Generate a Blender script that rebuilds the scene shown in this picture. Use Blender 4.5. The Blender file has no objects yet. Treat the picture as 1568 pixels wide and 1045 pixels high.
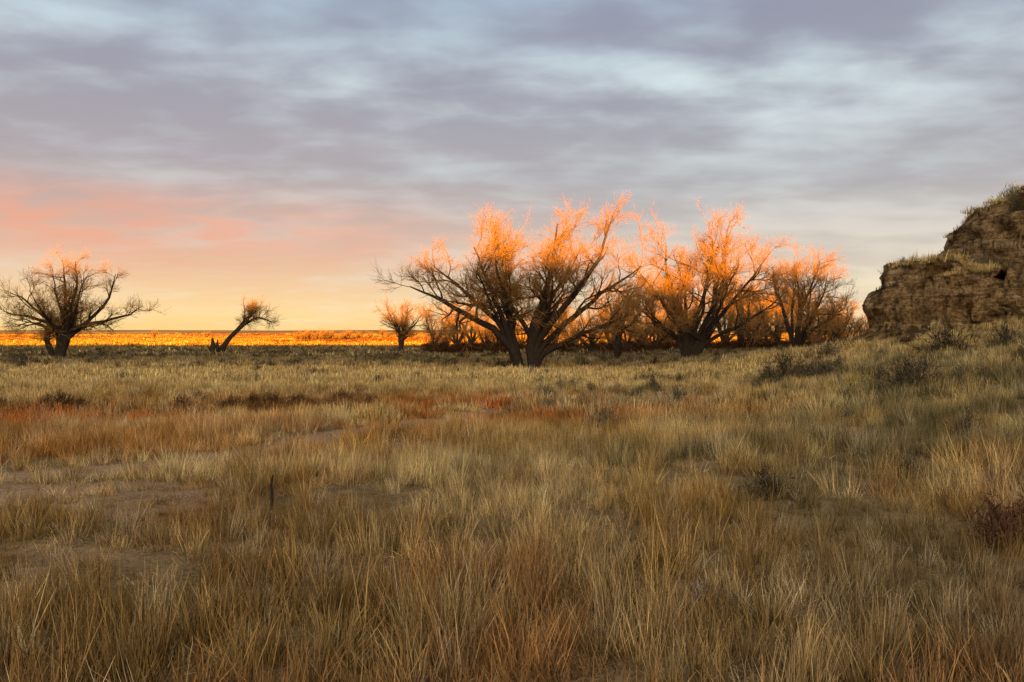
import bpy, math, numpy as np
rng=np.random.default_rng(7)
sc=bpy.context.scene
F=1220.0; HY=522.5
# ---------------------------------------------------------------- noise
def _h(ix,iy,s):
    h=(ix.astype(np.int64)*374761393+iy.astype(np.int64)*668265263+s*1442695)&0xffffffff
    h=((h^(h>>13))*1274126177)&0xffffffff
    return ((h^(h>>16))&0xffffff)/float(0xffffff)
def vn(x,y,s=0):
    x=np.asarray(x,float);y=np.asarray(y,float)
    ix=np.floor(x);iy=np.floor(y);fx=x-ix;fy=y-iy
    fx=fx*fx*(3-2*fx);fy=fy*fy*(3-2*fy)
    a=_h(ix,iy,s);b=_h(ix+1,iy,s);c=_h(ix,iy+1,s);d=_h(ix+1,iy+1,s)
    return (a*(1-fx)+b*fx)*(1-fy)+(c*(1-fx)+d*fx)*fy
def fbm(x,y,s=0,o=4):
    v=0;a=.5;t=0
    for i in range(o):
        v=v+a*vn(x*2**i+i*17.3,y*2**i-i*9.1,s+i);t+=a;a*=.5
    return v/t
def ss(a,b,x):
    t=np.clip((x-a)/(b-a),0,1);return t*t*(3-2*t)
# ---------------------------------------------------------------- terrain
def H(x,y):
    x=np.asarray(x,float);y=np.asarray(y,float)
    z=-2.6+0.9*np.exp(-((y)/25.)**2)+0*x
    u=np.maximum(x-(2+.1*np.maximum(y,0)),0)
    s=np.interp(u,[0,2,4,6,8,10,12,20,35,60,400],[0,.05,.2,.43,.77,1.2,1.65,2.9,4.2,5.2,6.])
    f=1/(1+(np.maximum(y-38,0)/45)**2)
    z=z+s*f
    near=1-ss(300,700,y)
    z=z+near*(.35*(fbm(x/14,y/14,3)-.5)+.16*(fbm(x/2.5,y/2.5,5)-.5))
    z=z+.5*ss(-8,-40,x)*(fbm(x/30,y/20,8)-.35)*ss(6,30,y)*near
    z=z-.5*np.exp(-((y-(27+.25*x))/2.6)**2)*ss(-2,-10,x)
    z=z+36*ss(520,2600,y)+ss(600,1500,y)*6*(fbm(x/400,y/250,11)-.5)
    R=np.interp(x,[-3000,-60,-30,-16,12,26,3000],[17,17,16.5,13.6,13.4,17.4,19])
    R=R+1.4*(fbm(x/16,x*0+3,21)-.5)
    rg=np.exp(-((y+110)/34.)**2)
    z=z*(1-rg)+R*rg
    return z
E=np.array([(85,140),(37,72),(21.5,48),(20.2,45.5),(22.3,42.0),(27.5,38.5),(40,34),(90,26)],float)
def sdist(x,y):
    best=np.full(x.shape,1e9);sg=np.ones(x.shape)
    for a,b in zip(E[:-1],E[1:]):
        d=b-a;L=d@d
        t=np.clip(((x-a[0])*d[0]+(y-a[1])*d[1])/L,0,1)
        px=x-(a[0]+t*d[0]);py=y-(a[1]+t*d[1]);q=np.hypot(px,py)
        cr=d[0]*py-d[1]*px
        m=q<best-1e-6
        sg=np.where(m,np.where(cr>0,1,-1),sg);best=np.where(m,q,best)
    return best*sg
def prof(d):
    return np.interp(d,[-9,-5,-2.5,-.6,0,.35,.9,1.6,2.3,2.8,3.3,4.2,6,12,20,60],
                       [-.9,-.1,.15,.6,1.1,2.5,3.6,4.6,5.3,5.9,7.2,7.9,8.5,9.3,10,11])
def prof2(d):
    return np.interp(d,[-9,-5,-2.5,-.6,0,.8,1.5,2.6,3.4,4.4,5.2,6.5,9,12,20,60],
                       [-.9,-.1,.15,.5,.8,1.7,3.3,4.1,5.2,6.1,7.2,8.0,8.7,9.3,10,11])
def B(x,y):
    d0=sdist(x,y)
    wf=ss(22.5,27,x)*ss(60,46,y)
    gul=(1-np.abs(2*vn(x/2.4+y/11,y/16,35)-1))**2
    blk=np.round(vn(x/1.7,y/1.7,39)*3)/3-.5
    d=d0+1.1*(fbm(x/4,y/4,31)-.5)+1.3*(fbm(x/1.3,y/1.3,33,3)-.5)+.7*blk-(1.4+1.6*wf)*gul*ss(21.5,24,x)
    pr=prof(d)*(1-wf)+prof2(d)*wf
    pr=pr+.15*np.sin(2*np.pi*(pr+.3*fbm(x/6,y/6,40))/1.05)*ss(.6,1.4,pr)*ss(8.6,7.6,pr)
    return H(x,y)+pr+.3*(fbm(x/.8,y/.8,37)-.5)*ss(-3,1,d)
def G(x,y):
    x=np.asarray(x,float);y=np.asarray(y,float)
    h=H(x,y)
    m=(x>10)&(y>15)&(y<135)&(x<90)
    if m.any():
        h=h.copy();h[m]=np.maximum(h[m],B(x[m],y[m]))
    return h
# ---------------------------------------------------------------- mesh helpers
def mesh(name,V,Fq,mat=None,attrs=None,smooth=True):
    me=bpy.data.meshes.new(name)
    V=np.ascontiguousarray(V,dtype=np.float32)
    me.vertices.add(len(V));me.vertices.foreach_set('co',V.ravel())
    if Fq is not None and len(Fq):
        k=Fq.shape[1]
        me.loops.add(Fq.size);me.loops.foreach_set('vertex_index',np.ascontiguousarray(Fq,dtype=np.int32).ravel())
        me.polygons.add(len(Fq))
        me.polygons.foreach_set('loop_start',np.arange(0,Fq.size,k,dtype=np.int32))
        me.polygons.foreach_set('use_smooth',np.full(len(Fq),smooth))
    me.update(calc_edges=True)
    for n,(ty,arr) in (attrs or {}).items():
        a=me.attributes.new(n,ty,'POINT')
        key={'FLOAT':'value','INT':'value','FLOAT_VECTOR':'vector','FLOAT_COLOR':'color'}[ty]
        a.data.foreach_set(key,np.ascontiguousarray(arr,dtype=np.int32 if ty=='INT' else np.float32).ravel())
    if mat: me.materials.append(mat)
    return me
def obj(name,me,link=True):
    o=bpy.data.objects.new(name,me)
    if link: sc.collection.objects.link(o)
    return o
def grid(xs,ys,fn):
    X,Y=np.meshgrid(xs,ys);Z=fn(X,Y)
    nx=len(xs);ny=len(ys)
    i=np.arange(nx*ny).reshape(ny,nx)
    Fq=np.stack([i[:-1,:-1],i[:-1,1:],i[1:,1:],i[1:,:-1]],-1).reshape(-1,4)
    return X,Y,Z,Fq
# ---------------------------------------------------------------- materials
class NT:
    def __init__(s,t): s.t=t
    def n(s,ty,**k):
        nd=s.t.nodes.new(ty)
        for a,v in k.items(): setattr(nd,a,v)
        return nd
    def l(s,a,b): s.t.links.new(a,b)
def newmat(n):
    m=bpy.data.materials.new(n);m.use_nodes=True
    m.node_tree.nodes.clear();return m,NT(m.node_tree)
def mixc(t,f,a,b,mode='MIX'):
    nd=t.n('ShaderNodeMix',data_type='RGBA',blend_type=mode)
    for sk,v in ((nd.inputs[0],f),(nd.inputs[6],a),(nd.inputs[7],b)):
        if hasattr(v,'links'): t.l(v,sk)
        elif isinstance(v,(int,float)): sk.default_value=v
        else: sk.default_value=(*v,1)
    return nd.outputs[2]
def ramp(t,f,stops,interp='LINEAR'):
    r=t.n('ShaderNodeValToRGB');cr=r.color_ramp;cr.interpolation=interp
    while len(cr.elements)<len(stops): cr.elements.new(.5)
    for e,(p,c) in zip(cr.elements,stops):
        e.position=p;e.color=(*c,1) if len(c)==3 else c
    t.l(f,r.inputs[0]);return r.outputs[0]
def math_(t,op,a,b=0.,clamp=False):
    m=t.n('ShaderNodeMath',operation=op);m.use_clamp=clamp
    for sk,v in zip(m.inputs,(a,b)):
        if hasattr(v,'links'): t.l(v,sk)
        else: sk.default_value=v
    return m.outputs[0]
def noise(t,vec,scale,detail=5,rough=.55,dist=0,dim='3D'):
    n=t.n('ShaderNodeTexNoise',noise_dimensions=dim);n.inputs['Scale'].default_value=scale
    n.inputs['Detail'].default_value=detail;n.inputs['Roughness'].default_value=rough
    n.inputs['Distortion'].default_value=dist
    if vec is not None: t.l(vec,n.inputs['Vector'])
    return n.outputs[0]
def plantmat(name):
    m,t=newmat(name)
    a=t.n('ShaderNodeAttribute',attribute_type='INSTANCER',attribute_name='col')
    b=t.n('ShaderNodeAttribute',attribute_type='GEOMETRY',attribute_name='bv')
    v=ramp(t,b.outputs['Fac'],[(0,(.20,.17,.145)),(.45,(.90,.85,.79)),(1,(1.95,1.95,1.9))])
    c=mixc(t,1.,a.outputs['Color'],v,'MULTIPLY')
    d=t.n('ShaderNodeBsdfDiffuse');t.l(c,d.inputs[0])
    o=t.n('ShaderNodeOutputMaterial');t.l(d.outputs[0],o.inputs[0]);return m
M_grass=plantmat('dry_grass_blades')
M_bark,t=newmat('cottonwood_bark')
a=t.n('ShaderNodeAttribute',attribute_type='GEOMETRY',attribute_name='rad')
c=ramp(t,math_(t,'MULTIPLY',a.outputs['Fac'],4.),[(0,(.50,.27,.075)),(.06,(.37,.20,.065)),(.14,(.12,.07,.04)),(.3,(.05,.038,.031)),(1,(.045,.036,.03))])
tc=t.n('ShaderNodeTexCoord')
mp=t.n('ShaderNodeMapping');mp.inputs['Scale'].default_value=(1,1,.25);t.l(tc.outputs['Object'],mp.inputs[0])
nz=noise(t,mp.outputs[0],9,4,.7)
c=mixc(t,1.,c,ramp(t,nz,[(.3,(.6,.6,.6)),(.7,(1.25,1.25,1.25))]),'MULTIPLY')
p=t.n('ShaderNodeBsdfDiffuse')
bp=t.n('ShaderNodeBump');bp.inputs['Strength'].default_value=.8;bp.inputs['Distance'].default_value=.08
t.l(nz,bp.inputs['Height']);t.l(bp.outputs[0],p.inputs['Normal']);t.l(c,p.inputs[0])
o=t.n('ShaderNodeOutputMaterial');t.l(p.outputs[0],o.inputs[0])
M_ground,t=newmat('prairie_soil')
g=t.n('ShaderNodeNewGeometry')
n1=noise(t,g.outputs['Position'],.12,5);n2=noise(t,g.outputs['Position'],2.2,8,.7);n3=noise(t,g.outputs['Position'],25,4,.7)
c=ramp(t,n2,[(.3,(.055,.036,.018)),(.5,(.145,.095,.044)),(.7,(.30,.21,.10))])
c=mixc(t,ramp(t,n1,[(.4,(0,0,0)),(.6,(.6,.6,.6))]),c,(.22,.16,.075))
c=mixc(t,ramp(t,n3,[(.45,(0,0,0)),(.7,(.8,.8,.8))]),c,(.40,.29,.145))
at=t.n('ShaderNodeAttribute',attribute_type='GEOMETRY',attribute_name='bare')
c2=ramp(t,n3,[(.3,(.24,.145,.08)),(.55,(.44,.285,.16)),(.75,(.60,.44,.26))])
c=mixc(t,at.outputs['Fac'],c,mixc(t,ramp(t,n2,[(.42,(.4,.4,.4)),(.56,(0,0,0))]),c2,c))
sep=t.n('ShaderNodeSeparateXYZ');t.l(g.outputs['Position'],sep.inputs[0])
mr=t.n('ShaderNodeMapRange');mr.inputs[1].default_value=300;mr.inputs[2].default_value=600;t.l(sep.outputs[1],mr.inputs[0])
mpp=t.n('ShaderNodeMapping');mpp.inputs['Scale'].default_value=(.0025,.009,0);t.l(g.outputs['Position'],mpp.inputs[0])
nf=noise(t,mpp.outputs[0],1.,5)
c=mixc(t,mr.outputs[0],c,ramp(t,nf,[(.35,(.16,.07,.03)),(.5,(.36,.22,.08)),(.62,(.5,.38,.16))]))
p=t.n('ShaderNodeBsdfDiffuse')
bp=t.n('ShaderNodeBump');bp.inputs['Strength'].default_value=.7;bp.inputs['Distance'].default_value=.03
t.l(n3,bp.inputs['Height']);t.l(bp.outputs[0],p.inputs['Normal']);t.l(c,p.inputs[0])
o=t.n('ShaderNodeOutputMaterial');t.l(p.outputs[0],o.inputs[0])
M_bluff,t=newmat('eroded_sandstone')
g=t.n('ShaderNodeNewGeometry')
mp=t.n('ShaderNodeMapping');mp.inputs['Scale'].default_value=(.2,.2,2.0);t.l(g.outputs['Position'],mp.inputs[0])
st=noise(t,mp.outputs[0],1.,6,.65,.4)
n2=noise(t,g.outputs['Position'],.8,8,.7)
n3=noise(t,g.outputs['Position'],5,8,.8)
c=ramp(t,st,[(.34,(.27,.17,.085)),(.44,(.66,.46,.24)),(.51,(.38,.25,.12)),(.57,(.74,.54,.30)),(.72,(.80,.64,.40))])
c=mixc(t,1.,c,ramp(t,n2,[(.38,(.32,.27,.22)),(.52,(1.1,1.1,1.1))]),'MULTIPLY')
c=mixc(t,1.,c,ramp(t,n3,[(.40,(.32,.28,.24)),(.55,(1.1,1.1,1.1))]),'MULTIPLY')
sep=t.n('ShaderNodeSeparateXYZ');t.l(g.outputs['True Normal'],sep.inputs[0])
fl=math_(t,'ADD',sep.outputs[2],math_(t,'MULTIPLY',math_(t,'SUBTRACT',n2,.5),1.6))
c=mixc(t,ramp(t,fl,[(.70,(0,0,0)),(.90,(1,1,1))]),c,mixc(t,n3,(.05,.036,.018),(.25,.17,.08)))
p=t.n('ShaderNodeBsdfDiffuse')
bp=t.n('ShaderNodeBump');bp.inputs['Strength'].default_value=1;bp.inputs['Distance'].default_value=.6
hh=math_(t,'ADD',math_(t,'MULTIPLY',st,.9),n3);t.l(hh,bp.inputs['Height']);t.l(bp.outputs[0],p.inputs['Normal']);t.l(c,p.inputs[0])
o=t.n('ShaderNodeOutputMaterial');t.l(p.outputs[0],o.inputs[0])
# ---------------------------------------------------------------- ground sheet
trail=np.array([(-14,7.6),(-10,9.0),(-7.2,10.2),(-5.2,11.8),(-4.0,14.6),(-2.8,19),(-.6,25),(3.5,31),(9,39)],float)
def bare(x,y):
    b=0*x
    for cx,cy,rx,ry,s in [(-5.8,8.6,2.7,1.7,.95),(6.6,17.3,2.2,.8,.9),(-2.5,14.2,2.4,.6,.8),(3.4,33,3,1.2,.8),(9.5,13.,1.3,.5,.6),(-3.4,6.2,.9,.4,.6),(2.2,12.4,1.1,.4,.6)]:
        q=((x-cx)/rx)**2+((y-cy)/ry)**2+2.4*(fbm(x*1.3,y*1.3,41)-.5)
        b=np.maximum(b,s*(1-ss(.3,1.3,q)))
    d=np.full(np.shape(x),1e9)
    for a,c in zip(trail[:-1],trail[1:]):
        v=c-a;tt=np.clip(((x-a[0])*v[0]+(y-a[1])*v[1])/(v@v),0,1)
        d=np.minimum(d,np.hypot(x-a[0]-tt*v[0],y-a[1]-tt*v[1]))
    d=d+.4*(fbm(x*.8,y*.8,43)-.5)
    wd=.4+.018*y
    b=np.maximum(b,.97*(1-ss(.6,1.4,d/wd)))
    return b
k=np.linspace(-1,1,441)
xs=np.sinh(k*7.2)/np.sinh(7.2)*5500
k2=np.linspace(-1,1,521)
yy=np.sinh(k2*6.6)/np.sinh(6.6)
ys=np.where(yy<0,yy*500,yy*7000)
ys=np.sort(np.concatenate([ys,np.linspace(-160,-60,40)]))
X,Y,Z,Fq=grid(xs,ys,H)
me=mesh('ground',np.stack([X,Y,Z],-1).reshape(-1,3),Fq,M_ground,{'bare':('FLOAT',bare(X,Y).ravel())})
obj('ground',me)
def graded(a,b,c,d,f,co):
    return np.unique(np.concatenate([np.arange(a,b,co),np.arange(b,c,f),np.arange(c,d,co)]))
bx=graded(11,17,40,95,.1,.8);by=graded(18,32,60,135,.1,.8)
X,Y,Z,Fq=grid(bx,by,B)
gy,gx=np.gradient(Z,by,bx)
gm=np.hypot(gx,gy)+1e-6;w=ss(.4,1.5,gm)
dis=1.0*(fbm(Z*1.6+5,Z*0+X*.04,51,4)-.5)+1.1*(fbm(X*.9+Z*.7,Y*.9-Z*.8,53,4)-.5)
X2=X-gx/gm*w*dis*1.2;Y2=Y-gy/gm*w*dis*1.2;Z2=Z+.25*w*(fbm(X*2,Y*2+Z*2,55)-.5)
me=mesh('bluff',np.stack([X2,Y2,Z2],-1).reshape(-1,3),Fq,M_bluff)
obj('eroded_bluff',me)
# ---------------------------------------------------------------- trees
def norm(v): return v/(np.linalg.norm(v,axis=-1,keepdims=True)+1e-9)
def tubes(P,R,k):
    Bn,N,_=P.shape
    T=np.empty_like(P);T[:,1:-1]=P[:,2:]-P[:,:-2];T[:,0]=P[:,1]-P[:,0];T[:,-1]=P[:,-1]-P[:,-2]
    T=norm(T)
    ref=norm(np.cross(T[:,0],np.array([.31,.9,.17])));ref=np.repeat(ref[:,None],N,1)
    U=norm(np.cross(T,ref));W=np.cross(T,U)
    an=np.arange(k)/k*2*np.pi
    V=P[:,:,None]+R[:,:,None,None]*(U[:,:,None]*np.cos(an)[:,None]+W[:,:,None]*np.sin(an)[:,None])
    i=np.arange(Bn*N*k).reshape(Bn,N,k);j=np.roll(i,-1,2)
    Q=np.stack([i[:,:-1],j[:,:-1],j[:,1:],i[:,1:]],-1).reshape(-1,4)
    return V.reshape(-1,3),Q,np.repeat(R.ravel(),k)
def grow(P,R,n,t0,t1,L,Lv,ang,up,wig,N,rend,rs=.6,rmax=1.,tfall=.4,rg=None):
    r=rg;Bn,M,_=P.shape
    idx=np.repeat(np.arange(Bn),n);K=len(idx)
    tt=t0+(t1-t0)*((np.tile(np.arange(n),Bn)+r.random(K))/n)
    f=tt*(M-1);i0=np.minimum(f.astype(int),M-2);fr=(f-i0)[:,None]
    a=P[idx,i0];b=P[idx,i0+1];pos=a*(1-fr)+b*fr
    rad=R[idx,i0]*(1-fr[:,0])+R[idx,i0+1]*fr[:,0]
    T=norm(b-a)
    pr=norm(np.cross(T,norm(r.normal(size=(K,3)))))
    an=np.radians(r.normal(ang,ang*.3,K))[:,None]
    d=norm(np.cos(an)*T+np.sin(an)*pr)
    Ln=L*(1-tfall*tt)*np.exp(r.normal(0,Lv,K))
    st=(Ln/(N-1))[:,None]
    out=[pos]
    for s in range(N-1):
        d=norm(d+np.array([0,0,up])/(N-1)+r.normal(size=(K,3))*wig)
        pos=pos+d*st;out.append(pos)
    r0=np.minimum(rad*rs,rmax)[:,None];re=np.minimum(rend,r0*.8)
    RR=r0+(re-r0)*np.linspace(0,1,N)[None]**.8
    return np.stack(out,1),RR
def resample(pts,N,rg,wig):
    pts=np.array(pts,float);s=np.r_[0,np.cumsum(np.linalg.norm(np.diff(pts[:,:3],axis=0),axis=1))]
    u=np.linspace(0,s[-1],N*3)
    q=np.stack([np.interp(u,s,pts[:,i]) for i in range(4)],1)
    for _ in range(3): q[1:-1]=(q[:-2]+q[1:-1]*2+q[2:])/4
    q=q[np.linspace(0,len(q)-1,N).round().astype(int)]
    q[2:,:3]+=np.cumsum(rg.normal(size=(N-2,3))*wig,0)*.6
    return q
def tree_mesh(name,limbs,seed,sc_=1.,dup=1,n2=8,n3=7,n4=7,n5=3,up=.38,L2=3.5,dupr=(50,130),t2=.45,fat=1.):
    rg=np.random.default_rng(seed)
    N=14;Q=[]
    for lb in limbs:
        lb=[tuple(v[:3])+(v[3]*fat,) for v in lb]
        Q.append(resample(lb,N,rg,.13*sc_))
        for k_ in range(dup):
            a=math.radians(rg.uniform(*dupr)*rg.choice([-1,1]));q=np.array(lb,float)
            o=q[1,:3].copy();d=q[2:,:3]-o
            x=d[:,0]*math.cos(a)-d[:,1]*math.sin(a);y=d[:,0]*math.sin(a)+d[:,1]*math.cos(a)
            s=rg.uniform(.75,.95);q[2:,0]=o[0]+x*s;q[2:,1]=o[1]+y*s;q[2:,2]=o[2]+d[:,2]*s;q[:,3]*=.75
            Q.append(resample(q,N,rg,.13*sc_))
    Q=np.array(Q);P=Q[:,:,:3];R=Q[:,:,3]
    VS=[];FS=[];RS=[];off=0
    def add(P,R,k):
        nonlocal off
        V,q,r=tubes(P,R,k);VS.append(V);FS.append(q+off);RS.append(r);off+=len(V)
    R=R.copy();R[:,0]*=1.35;R[:,1]*=1.1
    add(P,R,9)
    S=sc_
    P2,R2=grow(P,R,n2,t2,1.,L2*S,.35,44,up*.8,.17,9,.035*S,.6,.16*S,.4,rg);add(P2,R2,5)
    P3,R3=grow(P2,R2,n3,.25,1.,1.65*S,.35,42,up*.7,.17,6,.018*S,.6,.055*S,.35,rg);add(P3,R3,4)
    P4,R4=grow(P3,R3,n4,.2,1.,.9*S,.3,38,up*.7,.14,4,.013*S,.6,.02*S,.3,rg);add(P4,R4,3)
    if n5:
        P5,R5=grow(P4,R4,n5,.2,1.,.5*S,.3,32,up*.6,.1,3,.010*S,.7,.013*S,.2,rg);add(P5,R5,3)
    V=np.concatenate(VS);Fq=np.concatenate(FS);RR=np.concatenate(RS)
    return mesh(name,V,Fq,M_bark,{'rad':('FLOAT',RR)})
def photo_tree(name,bx_,D,limbs,seed,**k):
    X0=(bx_-784)/F*D;g0=float(G(np.array([X0]),np.array([D]))[0])
    out=[]
    for lb in limbs:
        L=[]
        for (px,py,r,*dy) in lb:
            L.append(((px-bx_)/F*D,dy[0] if dy else 0.,(HY-py)/F*D-g0,r))
        L[0]=(L[0][0],L[0][1],-.35,L[0][3]);out.append(L)
    me=tree_mesh(name,out,seed,**k)
    o=obj(name,me);o.location=(X0,D,g0);return o
main=[
 [(798,573,.5),(784,535,.42),(758,505,.34,-.3),(713,480,.26,-.6),(668,458,.16,-.8),(625,443,.06,-1)],
 [(799,573,.4),(784,530,.34),(760,490,.28,1),(722,455,.2,2),(690,425,.12,2.5),(655,400,.05,3)],
 [(799,573,.4),(784,528,.32),(766,475,.25,-1),(745,430,.17,-1.6),(722,384,.06,-2)],
 [(800,573,.4),(786,526,.32,.3),(776,470,.23,1),(772,425,.14,1.5),(776,376,.05,2)],
 [(816,573,.52),(816,530,.44),(824,490,.36,.4),(840,445,.28,.8),(852,400,.19,1),(862,342,.05,1)],
 [(817,573,.45),(820,530,.4),(848,490,.32,-1),(882,450,.24,-2),(912,400,.14,-2.5),(928,346,.05,-2.5)],
 [(818,573,.4),(824,535,.35),(862,498,.28,1),(905,462,.21,1.5),(945,432,.13,2),(982,405,.05,2)],
 [(817,573,.35),(828,545,.3),(870,520,.22,-1.2),(920,505,.15,-2),(968,488,.05,-3)],
 [(817,573,.4),(822,520,.3,1),(840,470,.22,3),(872,425,.14,4),(895,375,.05,4.5)],
]
photo_tree('cottonwood_tree',808,68,main,3,fat=.88)
t2=[
 [(1052,552,.65),(1050,515,.55),(1030,480,.38),(1008,450,.25,-1),(983,415,.09,-1)],
 [(1055,552,.6),(1052,510,.5),(1040,465,.36,1),(1032,420,.24,1.5),(1027,362,.07,2)],
 [(1058,552,.6),(1068,515,.42),(1092,475,.32,1),(1108,420,.22,2),(1118,362,.06,2)],
 [(1060,552,.55),(1075,520,.4),(1115,480,.3),(1145,440,.19),(1184,390,.06)],
 [(1060,552,.45),(1080,528,.35),(1125,500,.24,-2),(1155,485,.14,-3),(1188,456,.05,-3)],
 [(1050,552,.45),(1040,520,.3),(1010,495,.2,2),(985,470,.12,3),(965,442,.04,3)],
 [(1057,552,.6),(1060,510,.45),(1070,465,.3,-1),(1078,410,.2,-2),(1076,368,.05,-2)],
]
photo_tree('cottonwood_tree',1055,90,t2,5,sc_=1.15,fat=.72)
t3=[
 [(90,558,.7),(92,525,.6),(85,500,.35,.5),(60,492,.25,.5),(30,486,.15,0),(8,478,.05,0)],
 [(90,558,.6),(95,520,.5),(100,480,.32),(90,440,.2,1),(82,395,.05,1)],
 [(92,558,.6),(98,518,.45),(112,480,.3,-1),(125,440,.18,-1),(130,403,.05,-2)],
 [(92,558,.5),(102,518,.4),(128,496,.32,1),(158,492,.24,1),(188,480,.14,2),(212,465,.05,2)],
 [(92,558,.45),(104,512,.35),(140,492,.28,-1),(168,468,.2,-1),(190,428,.05,-2)],
 [(85,558,.45),(72,525,.35),(66,505,.2,.4),(45,495,.1),(22,500,.04)],
 [(90,558,.45),(96,510,.3),(75,478,.2,-2),(55,455,.1,-3),(38,450,.04,-3)],
]
photo_tree('cottonwood_tree',90,100,t3,9,sc_=.95,n2=9,n4=6,n5=2,L2=2.6,dupr=(70,110),fat=.8,t2=.32)
t4=[
 [(333,542,.55),(345,524,.42),(360,508,.36),(372,494,.3),(382,482,.2,.5),(385,472,.06,1)],
 [(338,542,.3),(348,522,.3),(362,506,.26),(376,492,.2),(392,486,.14),(414,492,.05)],
 [(338,542,.3),(350,520,.3),(366,502,.22),(380,488,.16,-1),(396,475,.06,-2)],
]
photo_tree('leaning_cottonwood_tree',333,150,t4,12,sc_=.9,dup=0,n2=11,n3=8,n4=6,n5=2,L2=2.6,t2=.6)
sn=[[(326,542,.6),(327,530,.5),(326,518,.15)],[(330,542,.45),(333,532,.35),(334,521,.08)],[(324,542,.3),(321,534,.2),(318,530,.05)]]
def snag(nm,bx_,D,l,seed):
    rg=np.random.default_rng(seed);X0=(bx_-784)/F*D;g0=float(G(np.array([X0]),np.array([D]))[0])
    Q=np.array([resample([((p[0]-bx_)/F*D,0,(HY-p[1])/F*D-g0,p[2]) for p in q],8,rg,.06) for q in l])
    Q[:,0,2]=-.3
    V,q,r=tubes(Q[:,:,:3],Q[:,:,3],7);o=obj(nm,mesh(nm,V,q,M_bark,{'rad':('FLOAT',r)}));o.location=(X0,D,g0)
snag('dead_tree_snag',328,149,sn,2)
t5=[[(1215,540,.5),(1213,510,.42),(1200,475,.27),(1190,440,.16,1),(1186,405,.05,1)],
 [(1216,540,.5),(1220,505,.4),(1225,465,.27),(1235,430,.16,-1),(1240,398,.05,-2)],
 [(1218,540,.45),(1228,508,.35),(1248,478,.24,1),(1265,445,.14,2),(1274,408,.04,2)],
 [(1218,540,.4),(1232,515,.3),(1265,495,.2),(1292,472,.05)]]
photo_tree('cottonwood_tree',1216,112,t5,15,n2=9,n5=3,fat=.8,sc_=1.1)
t6=[[(945,548,.3),(944,515,.24),(935,480,.14),(925,455,.05)],[(945,548,.3),(947,510,.22),(952,475,.14,1),(965,450,.04,1)],[(945,548,.3),(950,510,.2),(975,480,.1),(990,462,.04)]]
photo_tree('cottonwood_tree',945,95,t6,18,sc_=.75,n3=6,n4=5,n5=0)
t7=[[(613,532,.55),(612,512,.4),(600,492,.22),(592,475,.06)],[(613,532,.5),(617,510,.36),(625,488,.2),(628,472,.05)],[(613,532,.45),(620,512,.3),(638,495,.18),(646,482,.05)]]
photo_tree('cottonwood_tree',613,180,t7,21,sc_=1.1,n2=10,n3=8,n4=7,n5=0,t2=.3,fat=.85)
protos=bpy.data.collections.new('grove_tree_variants')
for v in range(4):
    rg=np.random.default_rng(100+v);L=[]
    for i in range(7):
        a=i/7*6.283+rg.uniform(-.3,.3);sp=rg.uniform(2.5,6);h=rg.uniform(9,13) if sp<4.5 else rg.uniform(6,10)
        x,y=math.cos(a),math.sin(a)
        L.append([(0,0,-.4,.42),(.2*x,.2*y,1.8,.36),(sp*.35*x,sp*.35*y,h*.4,.25),(sp*.75*x,sp*.75*y,h*.7,.14),(sp*x,sp*y,h,.04)])
    me=tree_mesh('g%02d'%v,L,200+v,dup=0,n2=10,n3=8,n4=6,n5=0,L2=3.2,t2=.4)
    protos.objects.link(obj('g%02d'%v,me,False))
# ---------------------------------------------------------------- GN scatter
def scatter(name,P,rot,scl,idx,col,coll):
    me=mesh(name,P,None,None,{'rot':('FLOAT_VECTOR',rot),'scl':('FLOAT_VECTOR',scl),'idx':('INT',idx),'col':('FLOAT_COLOR',np.c_[col,np.ones(len(col))])})
    o=obj(name,me)
    ng=bpy.data.node_groups.new('scatter_'+name,'GeometryNodeTree')
    ng.interface.new_socket('Geometry',in_out='INPUT',socket_type='NodeSocketGeometry')
    ng.interface.new_socket('Geometry',in_out='OUTPUT',socket_type='NodeSocketGeometry')
    T=NT(ng);gi=T.n('NodeGroupInput');go=T.n('NodeGroupOutput')
    ip=T.n('GeometryNodeInstanceOnPoints');ci=T.n('GeometryNodeCollectionInfo')
    ci.inputs['Collection'].default_value=coll;ci.inputs['Separate Children'].default_value=True;ci.inputs['Reset Children'].default_value=True
    def na(n,ty):
        a=T.n('GeometryNodeInputNamedAttribute',data_type=ty);a.inputs['Name'].default_value=n
        return [s for s in a.outputs if s.enabled and s.name=='Attribute'][0]
    T.l(gi.outputs[0],ip.inputs['Points']);T.l(ci.outputs[0],ip.inputs['Instance'])
    ip.inputs['Pick Instance'].default_value=True
    T.l(na('idx','INT'),ip.inputs['Instance Index'])
    er=T.n('FunctionNodeEulerToRotation');T.l(na('rot','FLOAT_VECTOR'),er.inputs[0]);T.l(er.outputs[0],ip.inputs['Rotation'])
    T.l(na('scl','FLOAT_VECTOR'),ip.inputs['Scale'])
    T.l(ip.outputs[0],go.inputs[0])
    md=o.modifiers.new('scatter','NODES');md.node_group=ng
    return o
gp=[]
for px,D,s in [(665,215,.9),(700,190,.8),(722,240,1.),(760,220,1.),(800,260,1.1),(850,240,1.1),(880,200,.95),(905,170,.85),(935,200,1),(960,160,.8),(985,220,1.2),
   (1000,170,.9),(1020,240,1.3),(1045,200,1.2),(1080,230,1.3),(1110,180,1.1),(1135,215,1.3),(1150,150,.85),(1175,180,1.1),(1190,220,1.3),(1240,170,1.0),(1262,150,.8),(1290,170,.8),(1312,200,.8),(1280,230,1.1),(1340,240,1.),(1420,200,1.),(1160,260,1.5),(1225,250,1.3),(1050,270,1.5),(745,180,.6),(680,170,.5)]:
    gp.append(((px-784)/F*D,D,s))
gp=np.array(gp);n=len(gp)
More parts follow.
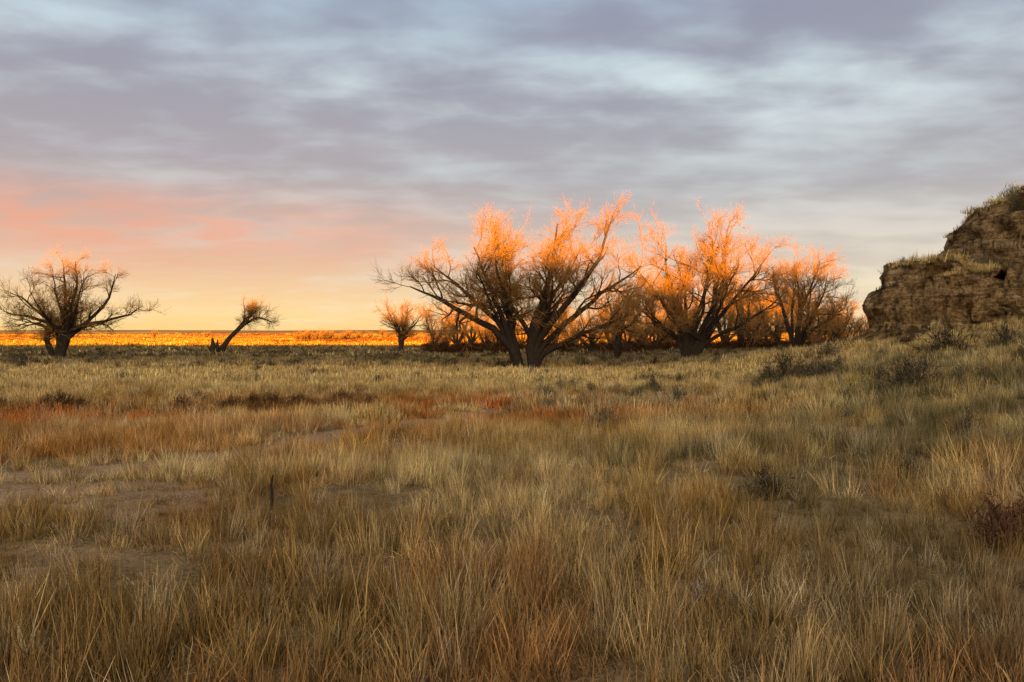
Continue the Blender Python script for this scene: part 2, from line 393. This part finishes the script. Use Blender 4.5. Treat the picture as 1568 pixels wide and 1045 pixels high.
P=np.c_[gp[:,0],gp[:,1],G(gp[:,0],gp[:,1])]
hs=gp[:,2]*rng.uniform(.85,1.1,n)
scatter('distant_cottonwood_grove',P,np.c_[np.zeros((n,2)),rng.uniform(0,6.28,n)],np.c_[gp[:,2],gp[:,2],hs],rng.integers(0,4,n),np.ones((n,3)),protos)
n=46;xx=np.r_[rng.uniform(-250,-192,26),rng.uniform(-650,-60,20)];yv=np.r_[rng.uniform(900,960,26),rng.uniform(900,1300,20)]
sV=rng.uniform(.6,1.0,n)
scatter('horizon_woods',np.c_[xx,yv,G(xx,yv)],np.c_[np.zeros((n,2)),rng.uniform(0,6.28,n)],np.c_[sV,sV,sV*.9],rng.integers(0,4,n),np.ones((n,3)),protos)
# ---------------------------------------------------------------- plants prototypes
def blades(rg,n,rad,h,w,lean,curl,seg=4,shrub=False,taper=.85,off=0.):
    a=rg.uniform(0,6.283,n);r=rad*np.sqrt(rg.random(n))
    base=np.c_[r*np.cos(a),r*np.sin(a),np.zeros(n)-.02]
    if shrub:
        lump=1+.25*np.sin(a*3+rg.uniform(0,6))+.15*np.sin(a*5+rg.uniform(0,6))
        el=np.radians(rg.uniform(8,90,n));dirn=np.c_[np.cos(a)*np.cos(el),np.sin(a)*np.cos(el),np.sin(el)]
        base=dirn*np.array([rad,rad,h])*((rg.random(n)**.5)*lump)[:,None]*.85
        d=norm(dirn*.6+rg.normal(size=(n,3))*.6+[0,0,.35]);hh=h*rg.uniform(.12,.34,n)
    else:
        out=np.c_[np.cos(a),np.sin(a)]*(r/rad)[:,None]*lean+rg.normal(size=(n,2))*lean*.6
        d=norm(np.c_[out,np.ones(n)]);hh=h*rg.uniform(.35,1.05,n)
    az=rg.uniform(0,6.283,n);cd=np.c_[np.cos(az),np.sin(az),-.4*np.ones(n)]*curl*rg.random((n,1))
    side=norm(np.cross(d,rg.normal(size=(n,3))))
    pts=[];p=base
    for s in range(seg):
        wd=w*(1-taper*(s/(seg-1))**1.3)
        pts.append(p-side*wd/2);pts.append(p+side*wd/2)
        p=p+d*(hh/(seg-1))[:,None];d=norm(d+cd/(seg-1))
    V=np.stack(pts,1);i=np.arange(n*2*seg).reshape(n,seg,2)
    Q=np.stack([i[:,:-1,0],i[:,:-1,1],i[:,1:,1],i[:,1:,0]],-1).reshape(-1,4)
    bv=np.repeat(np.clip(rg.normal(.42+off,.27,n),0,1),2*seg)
    hv=np.tile(np.repeat(np.linspace(-.22,.17,seg),2),n)  # brown base to pale tip, with occlusion at the base put into colour
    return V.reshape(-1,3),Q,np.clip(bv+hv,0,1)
def coll(name,specs,seed):
    c=bpy.data.collections.new(name)
    for i,parts in enumerate(specs):
        rg=np.random.default_rng(seed+i);VS=[];QS=[];BS=[];o=0
        for kw in parts:
            V,Q,b=blades(rg,**kw);VS.append(V);QS.append(Q+o);BS.append(b);o+=len(V)
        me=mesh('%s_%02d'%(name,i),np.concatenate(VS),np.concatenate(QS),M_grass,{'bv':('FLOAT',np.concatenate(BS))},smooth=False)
        c.objects.link(obj('%s_%02d'%(name,i),me,False))
    return c
near=coll('tuft_near',[[dict(n=46,rad=.07,h=.31,w=.005,lean=.30,curl=.7),dict(n=40,rad=.18,h=.11,w=.005,lean=1.,curl=1.2,off=-.1),dict(n=5,rad=.08,h=.42,w=.0035,lean=.25,curl=.4,off=.35)] for _ in range(3)]+
 [[dict(n=32,rad=.10,h=.36,w=.005,lean=.24,curl=.5,seg=5),dict(n=45,rad=.18,h=.12,w=.005,lean=.9,curl=1.2,off=-.1)] for _ in range(2)]+
 [[dict(n=80,rad=.22,h=.14,w=.005,lean=.9,curl=1.4)] for _ in range(3)],300)
mid=coll('tuft_mid',[[dict(n=60,rad=.2,h=.40,w=.016,lean=.3,curl=.5,seg=3),dict(n=30,rad=.35,h=.14,w=.016,lean=.7,curl=1,seg=3)] for _ in range(4)]+
 [[dict(n=70,rad=.35,h=.2,w=.016,lean=.5,curl=1.,seg=3)] for _ in range(3)],320)
far=coll('tuft_far',[[dict(n=70,rad=.9,h=.42,w=.04,lean=.25,curl=.5,seg=3)] for _ in range(4)],340)
vfar=coll('tuft_vfar',[[dict(n=70,rad=3,h=.6,w=.2,lean=.3,curl=.4,seg=3)] for _ in range(3)],350)
sage=coll('sage',[[dict(n=700,rad=.5,h=.5,w=.012,lean=.4,curl=.8,seg=3,shrub=True),dict(n=45,rad=.25,h=.56,w=.008,lean=.7,curl=.6,seg=3)] for _ in range(4)],360)
def lerp(a,b,w): return a*(1-w[:,None])+np.array(b)*w[:,None]
def colour(x,y,n):
    n1=fbm(x/5,y/5,61);n2=fbm(x/1.6,y/1.6,63)
    c=np.tile(np.array([.49,.35,.135]),(n,1))
    c=lerp(c,(.32,.21,.075),ss(.42,.58,n1))
    c=lerp(c,(.66,.53,.28),ss(.5,.62,n2)*.8)
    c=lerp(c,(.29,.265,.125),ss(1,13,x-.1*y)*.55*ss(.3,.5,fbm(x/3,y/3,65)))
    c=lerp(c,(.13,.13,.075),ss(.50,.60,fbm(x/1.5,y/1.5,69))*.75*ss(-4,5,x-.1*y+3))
    c=lerp(c,(.28,.18,.065),ss(11,4,y)*.65)  # browner near grass, with the foreground's darkness put into its colour
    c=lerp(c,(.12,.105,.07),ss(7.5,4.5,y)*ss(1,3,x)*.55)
    rw=np.exp(-((y-(25+.25*x))/6.)**2)*ss(9,3,x)*ss(.37,.47,fbm(x/5,y/1.8,67))
    c=lerp(c,(.46,.14,.032),np.clip(rw,0,1)*.92)
    rw=np.exp(-((y-(15+.25*x))/1.6)**2)*ss(1,-3,x)
    c=lerp(c,(.52,.24,.06),rw*.6)
    rw=ss(.54,.64,fbm(x/1.1,y/1.1,71))*ss(18,6,y)
    c=lerp(c,(.32,.14,.05),rw*.55)
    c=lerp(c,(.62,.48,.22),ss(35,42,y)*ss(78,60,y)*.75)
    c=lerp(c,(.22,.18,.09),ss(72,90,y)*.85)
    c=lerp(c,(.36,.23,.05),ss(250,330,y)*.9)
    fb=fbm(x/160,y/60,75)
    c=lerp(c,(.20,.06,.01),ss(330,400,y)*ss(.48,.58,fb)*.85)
    r=rng.random(n)
    c=c*np.exp(rng.normal(-.05,.30,n))[:,None]
    c=lerp(c,(.60,.52,.35),(r<.1)*.6*(y<300))
    return np.clip(c,0,.8)
def band(name,y0,y1,cnt,cl,s0,s1,keepn=.4,kx=.74,ox=4,nv=8,hmul=1.,soft=.12,mn=.12):
    y=np.sqrt(rng.uniform(y0*y0,y1*y1,cnt));x=rng.uniform(-1,1,cnt)*(kx*y+ox)
    dn=fbm(x/1.8,y/1.8,81)*.55+fbm(x/.6,y/.6,83)*.45
    keep=(rng.random(cnt)<np.clip((dn-keepn)/soft,mn,1))&(rng.random(cnt)>bare(x,y)*.97)
    x=x[keep];y=y[keep]
    e=.3;z=G(x,y);gr=np.hypot(G(x+e,y)-z,G(x,y+e)-z)/e
    k=(gr<.85);x=x[k];y=y[k];z=z[k];n=len(x)
    s=rng.uniform(s0,s1,n)*(.5+1.0*fbm(x/3,y/3,85))
    hz=s*rng.uniform(.7,1.35,n)*hmul*(1-.6*bare(x,y))
    rot=np.c_[rng.normal(0,.14,n)+.03,rng.normal(0,.14,n)-.08,rng.uniform(0,6.28,n)]
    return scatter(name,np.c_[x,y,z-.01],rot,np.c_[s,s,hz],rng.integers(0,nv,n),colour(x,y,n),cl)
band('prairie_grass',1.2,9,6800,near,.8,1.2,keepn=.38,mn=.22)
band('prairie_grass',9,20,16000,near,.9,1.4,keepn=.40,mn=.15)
band('prairie_grass',20,45,21000,mid,.8,1.3,nv=7)
band('prairie_grass',45,110,23000,far,.7,1.2,nv=4,keepn=.3)
band('prairie_grass',110,330,12000,vfar,.5,.9,nv=3,keepn=.3)
band('prairie_grass',330,1500,13000,vfar,1.2,2.4,nv=3,keepn=.2,hmul=.9)
def shrubs(name,x,y,s,col,jit=.2,hm=1.):
    n=len(x);z=G(x,y)
    c=np.tile(np.array(col),(n,1))*np.exp(rng.normal(0,jit,n))[:,None]
    return scatter(name,np.c_[x,y,z-.04],np.c_[np.zeros((n,2)),rng.uniform(0,6.28,n)],np.c_[s,s,s*rng.uniform(.75,1.1,n)*hm],rng.integers(0,4,n),c,sage)
n=8000;y=np.sqrt(rng.uniform(70**2,310**2,n));x=rng.uniform(-1,1,n)*(.74*y+5)
k=(fbm(x/20,y/9,91)>.42);x,y=x[k],y[k]
shrubs('sagebrush_flat',x,y,rng.uniform(.8,2.2,len(x)),(.12,.105,.07),.5)
n=620;y=rng.uniform(18,75,n);x=rng.uniform(-1,1,n)*(.72*y);k=((fbm(x/6,y/6,93)>.54)|(rng.random(n)<.08))&((x>0)|(y>45));x,y=x[k],y[k]
shrubs('sagebrush',x,y,rng.uniform(.5,1.3,len(x)),(.14,.13,.09),.35,1.15)
n=420;x=rng.uniform(-26,-5,n);y=28.5+.25*x+rng.normal(0,1.8,n);k=fbm(x/2,y/2,95)>.45;x,y=x[k],y[k];n=len(x)
shrubs('wash_brush',x,y,rng.uniform(.6,1.3,n),(.17,.095,.045),.4)
n=900;D=rng.uniform(140,270,n);px=np.where(rng.random(n)<.7,rng.uniform(950,1330,n),rng.uniform(650,960,n))
shrubs('grove_undergrowth',(px-784)/F*D,D,rng.uniform(2.,5.5,n),(.06,.032,.018),.3)
lst=[(1180,612,34,2.2),(1200,600,36,2.1),(1245,600,34,2.),(1262,605,33,1.7),(1225,600,37,1.9),(1400,600,24,2.),(1385,590,26,1.7),(1345,590,28,1.5),(1450,520,33,2.5),(1270,560,42,2.1),(985,590,45,1.5),(1000,588,46,1.2),(480,572,58,1.5),(195,600,38,1.2),(1540,520,32,1.7),(1300,640,22,1.1),(1480,700,14,.8),(1060,690,17,.6),(1390,760,10.5,.6)]
x=np.array([(a-784)/F*d for a,b,d,s in lst]);y=np.array([d for a,b,d,s in lst],float)
shrubs('rabbitbrush',x,y,np.array([s for *_,s in lst]),(.12,.105,.075),.25,1.2)
shrubs('dark_sagebrush',np.array([2.85,3.02]),np.array([9.0,9.1]),np.array([.8,.6]),(.11,.10,.07),.1,1.15)
shrubs('dry_red_shrub',np.array([4.1,4.5,4.35]),np.array([6.7,7.0,6.4]),np.array([.8,.9,.6]),(.18,.10,.065),.2)
shrubs('pale_dry_weed',np.array([1.25,1.4,4.2]),np.array([5.3,5.35,5.6]),np.array([.3,.25,.4]),(.42,.38,.34),.1)
n=3600;x=rng.uniform(19,50,n);y=rng.uniform(33,80,n);d=sdist(x,y)
k=(d>.8)&(rng.random(n)<np.where(d<6,.45,.2))&(fbm(x/2,y/2,97)>.50);x,y=x[k],y[k]
shrubs('bluff_shrubs',x,y,rng.uniform(.3,1.2,len(x)),(.11,.08,.04),.4)
shrubs('bluff_edge_brush',np.array([22.2,22.5,23.9,24.2,24.6,30.8,31.6,32.3,33]),np.array([47,46.8,47.,46.8,47.2,49,49.5,49.5,50.]),np.array([1.1,1.2,1.5,1.4,1.1,1.9,2.5,1.9,1.6]),(.08,.06,.04),.2)
rg=np.random.default_rng(5)
for px,D,L,a in [(60,92,5,.2),(110,95,3,-.3),(255,100,4,.1),(560,84,3,.3),(30,84,3,-.2)]:
    x0=(px-784)/F*D
    u=np.linspace(-.5,.5,8);xx=x0+u*L*math.cos(a);yy_=D+u*L*math.sin(a)
    zz=G(xx,yy_)+.12+.1*np.sin(u*6);P=np.stack([xx,yy_,zz],1)[None];P=P+rg.normal(size=P.shape)*.05
    b1,r1=grow(P,np.full((1,8),.22),5,.1,.9,1.3,.3,60,.3,.2,5,.03,.5,.1,.1,rg)
    V,q,r=tubes(P,np.linspace(.26,.12,8)[None],7);V1,q1,r_1=tubes(b1,r1,5)
    obj('fallen_log',mesh('fallen_log',np.r_[V,V1],np.r_[q,q1+len(V)],M_bark,{'rad':('FLOAT',np.r_[r,r_1])}))
x0=(415-784)/F*8.2
P=np.array([[[x0,8.2,H(x0,8.2)-.05],[x0+.01,8.2,H(x0,8.2)+.13],[x0,8.21,H(x0,8.2)+.26],[x0+.02,8.2,H(x0,8.2)+.36]]],float)
V,q,r=tubes(P,np.array([[.016,.015,.013,.006]]),6);obj('weathered_stick',mesh('weathered_stick',V,q,M_bark,{'rad':('FLOAT',r*0+.2)}))
# ---------------------------------------------------------------- world
SE=2.3
w=bpy.data.worlds.new('World');sc.world=w;w.use_nodes=True;w.node_tree.nodes.clear();t=NT(w.node_tree)
tc=t.n('ShaderNodeTexCoord');sp=t.n('ShaderNodeSeparateXYZ');t.l(tc.outputs['Generated'],sp.inputs[0])
dx,dy,dz=sp.outputs
zc=math_(t,'MAXIMUM',dz,0.)
inv=math_(t,'DIVIDE',1.,math_(t,'ADD',zc,.13))
cb=t.n('ShaderNodeCombineXYZ');t.l(math_(t,'MULTIPLY',dx,inv),cb.inputs[0]);t.l(math_(t,'MULTIPLY',dy,inv),cb.inputs[1])
mp=t.n('ShaderNodeMapping');mp.inputs['Scale'].default_value=(.8,1.15,1);mp.inputs['Location'].default_value=(3.1,1.7,0);mp.inputs['Rotation'].default_value=(0,0,.12);t.l(cb.outputs[0],mp.inputs[0])
nA=noise(t,mp.outputs[0],1.3,3,.5,.3,'2D')
nB=noise(t,mp.outputs[0],4.2,6,.5,.15,'2D')
nn=math_(t,'ADD',math_(t,'MULTIPLY',nA,.6),math_(t,'MULTIPLY',nB,.4))
def blob(vx,vz,sx,sz,amp):
    a=math_(t,'POWER',math_(t,'DIVIDE',math_(t,'SUBTRACT',dx,vx),sx),2.)
    b=math_(t,'POWER',math_(t,'DIVIDE',math_(t,'SUBTRACT',dz,vz),sz),2.)
    e=math_(t,'EXPONENT',math_(t,'MULTIPLY',math_(t,'ADD',a,b),-1.))
    f=math_(t,'GREATER_THAN',dy,0.)
    return math_(t,'MULTIPLY',math_(t,'MULTIPLY',e,f),amp)
def px(x_,y_):
    v=np.array([(x_-784)/F,1,(HY-y_)/F]);v/=np.linalg.norm(v);return v[0],v[2]
for (x_,y_,sx,sz,am) in [(950,100,.13,.03,.22),(1090,150,.12,.028,.08),(1420,150,.12,.03,.06),(1200,190,.10,.025,.07),(380,100,.14,.03,.05),(700,265,.12,.018,.08),(350,285,.18,.015,.12),(1300,330,.16,.035,.14),(100,150,.2,.04,-.07),(1080,30,.25,.022,-.08),(620,190,.14,.035,-.05),(850,215,.12,.015,-.07),(200,40,.25,.03,.05)]:
    a,b=px(x_,y_);nn=math_(t,'ADD',nn,blob(a,b,sx,sz,am))
def s2l(c): return tuple((v/12.92 if v<=.04045 else ((v+.055)/1.055)**2.4) for v in c)
def R_(st): return ramp(t,math_(t,'MULTIPLY',zc,2.),[(p*2,s2l(c)) for p,c in st])
darkL=R_([(0,(1,.83,.48)),(.03,(1,.86,.62)),(.065,(.94,.78,.63)),(.11,(.86,.68,.61)),(.15,(.77,.64,.62)),(.2,(.67,.61,.64)),(.3,(.61,.595,.655)),(.4,(.57,.60,.68))])
darkR=R_([(0,(1,.82,.58)),(.05,(.89,.83,.74)),(.1,(.79,.745,.725)),(.18,(.665,.64,.67)),(.3,(.595,.59,.65)),(.4,(.555,.56,.645))])
light=R_([(0,(1,.86,.55)),(.03,(1,.90,.72)),(.08,(.91,.87,.80)),(.13,(.84,.80,.78)),(.2,(.76,.775,.80)),(.3,(.86,.915,.93)),(.4,(.66,.74,.82))])
sx_=t.n('ShaderNodeMapRange');sx_.inputs[1].default_value=-.25;sx_.inputs[2].default_value=.2;t.l(dx,sx_.inputs[0])
dark=mixc(t,sx_.outputs[0],darkL,darkR)
cf=t.n('ShaderNodeMapRange');cf.interpolation_type='SMOOTHSTEP';cf.inputs[1].default_value=.40;cf.inputs[2].default_value=.78;t.l(nn,cf.inputs[0])
col=mixc(t,cf.outputs[0],dark,light)
a,b=px(180,350);pk=math_(t,'MULTIPLY',blob(a,b,.32,.040,.9),ramp(t,nB,[(.35,(.2,.2,.2)),(.6,(1,1,1))]))
col=mixc(t,pk,col,s2l((.92,.62,.53)))
sd=(math.sin(math.radians(-2))*1,-math.cos(math.radians(SE)),math.sin(math.radians(SE)))
dt=t.n('ShaderNodeVectorMath',operation='DOT_PRODUCT');t.l(tc.outputs['Generated'],dt.inputs[0]);dt.inputs[1].default_value=sd
gl=math_(t,'POWER',math_(t,'MAXIMUM',dt.outputs['Value'],0.),2.5)
gc=mixc(t,1.,(2.8,2.1,1.15),gl,'MULTIPLY')  # sun-side glow behind the camera, boosted to brighten the foreground
col=mixc(t,1.,col,gc,'ADD')
sky=t.n('ShaderNodeTexSky',sky_type='NISHITA');sky.sun_disc=False;sky.sun_elevation=math.radians(SE);sky.sun_rotation=math.radians(182)
b1=t.n('ShaderNodeBackground');t.l(sky.outputs[0],b1.inputs[0]);b1.inputs[1].default_value=.05
b2=t.n('ShaderNodeBackground');t.l(col,b2.inputs[0]);b2.inputs[1].default_value=.92
ad=t.n('ShaderNodeAddShader');t.l(b1.outputs[0],ad.inputs[0]);t.l(b2.outputs[0],ad.inputs[1])
o=t.n('ShaderNodeOutputWorld');t.l(ad.outputs[0],o.inputs[0])
l=bpy.data.lights.new('low_sun','SUN');l.energy=27.;l.angle=math.radians(.6);l.color=(1,.41,.022)
so=obj('low_sun',l);so.rotation_euler=(math.radians(90-SE),0,math.radians(-2));so.location=(0,-50,60)
cd=bpy.data.cameras.new('camera');cd.lens=28.01;cd.sensor_width=36;cd.clip_end=20000
co=obj('camera',cd);co.location=(0,0,0);co.rotation_euler=(math.radians(90),0,0);sc.camera=co
sc.view_settings.view_transform='Standard';sc.view_settings.look='None';sc.view_settings.exposure=0
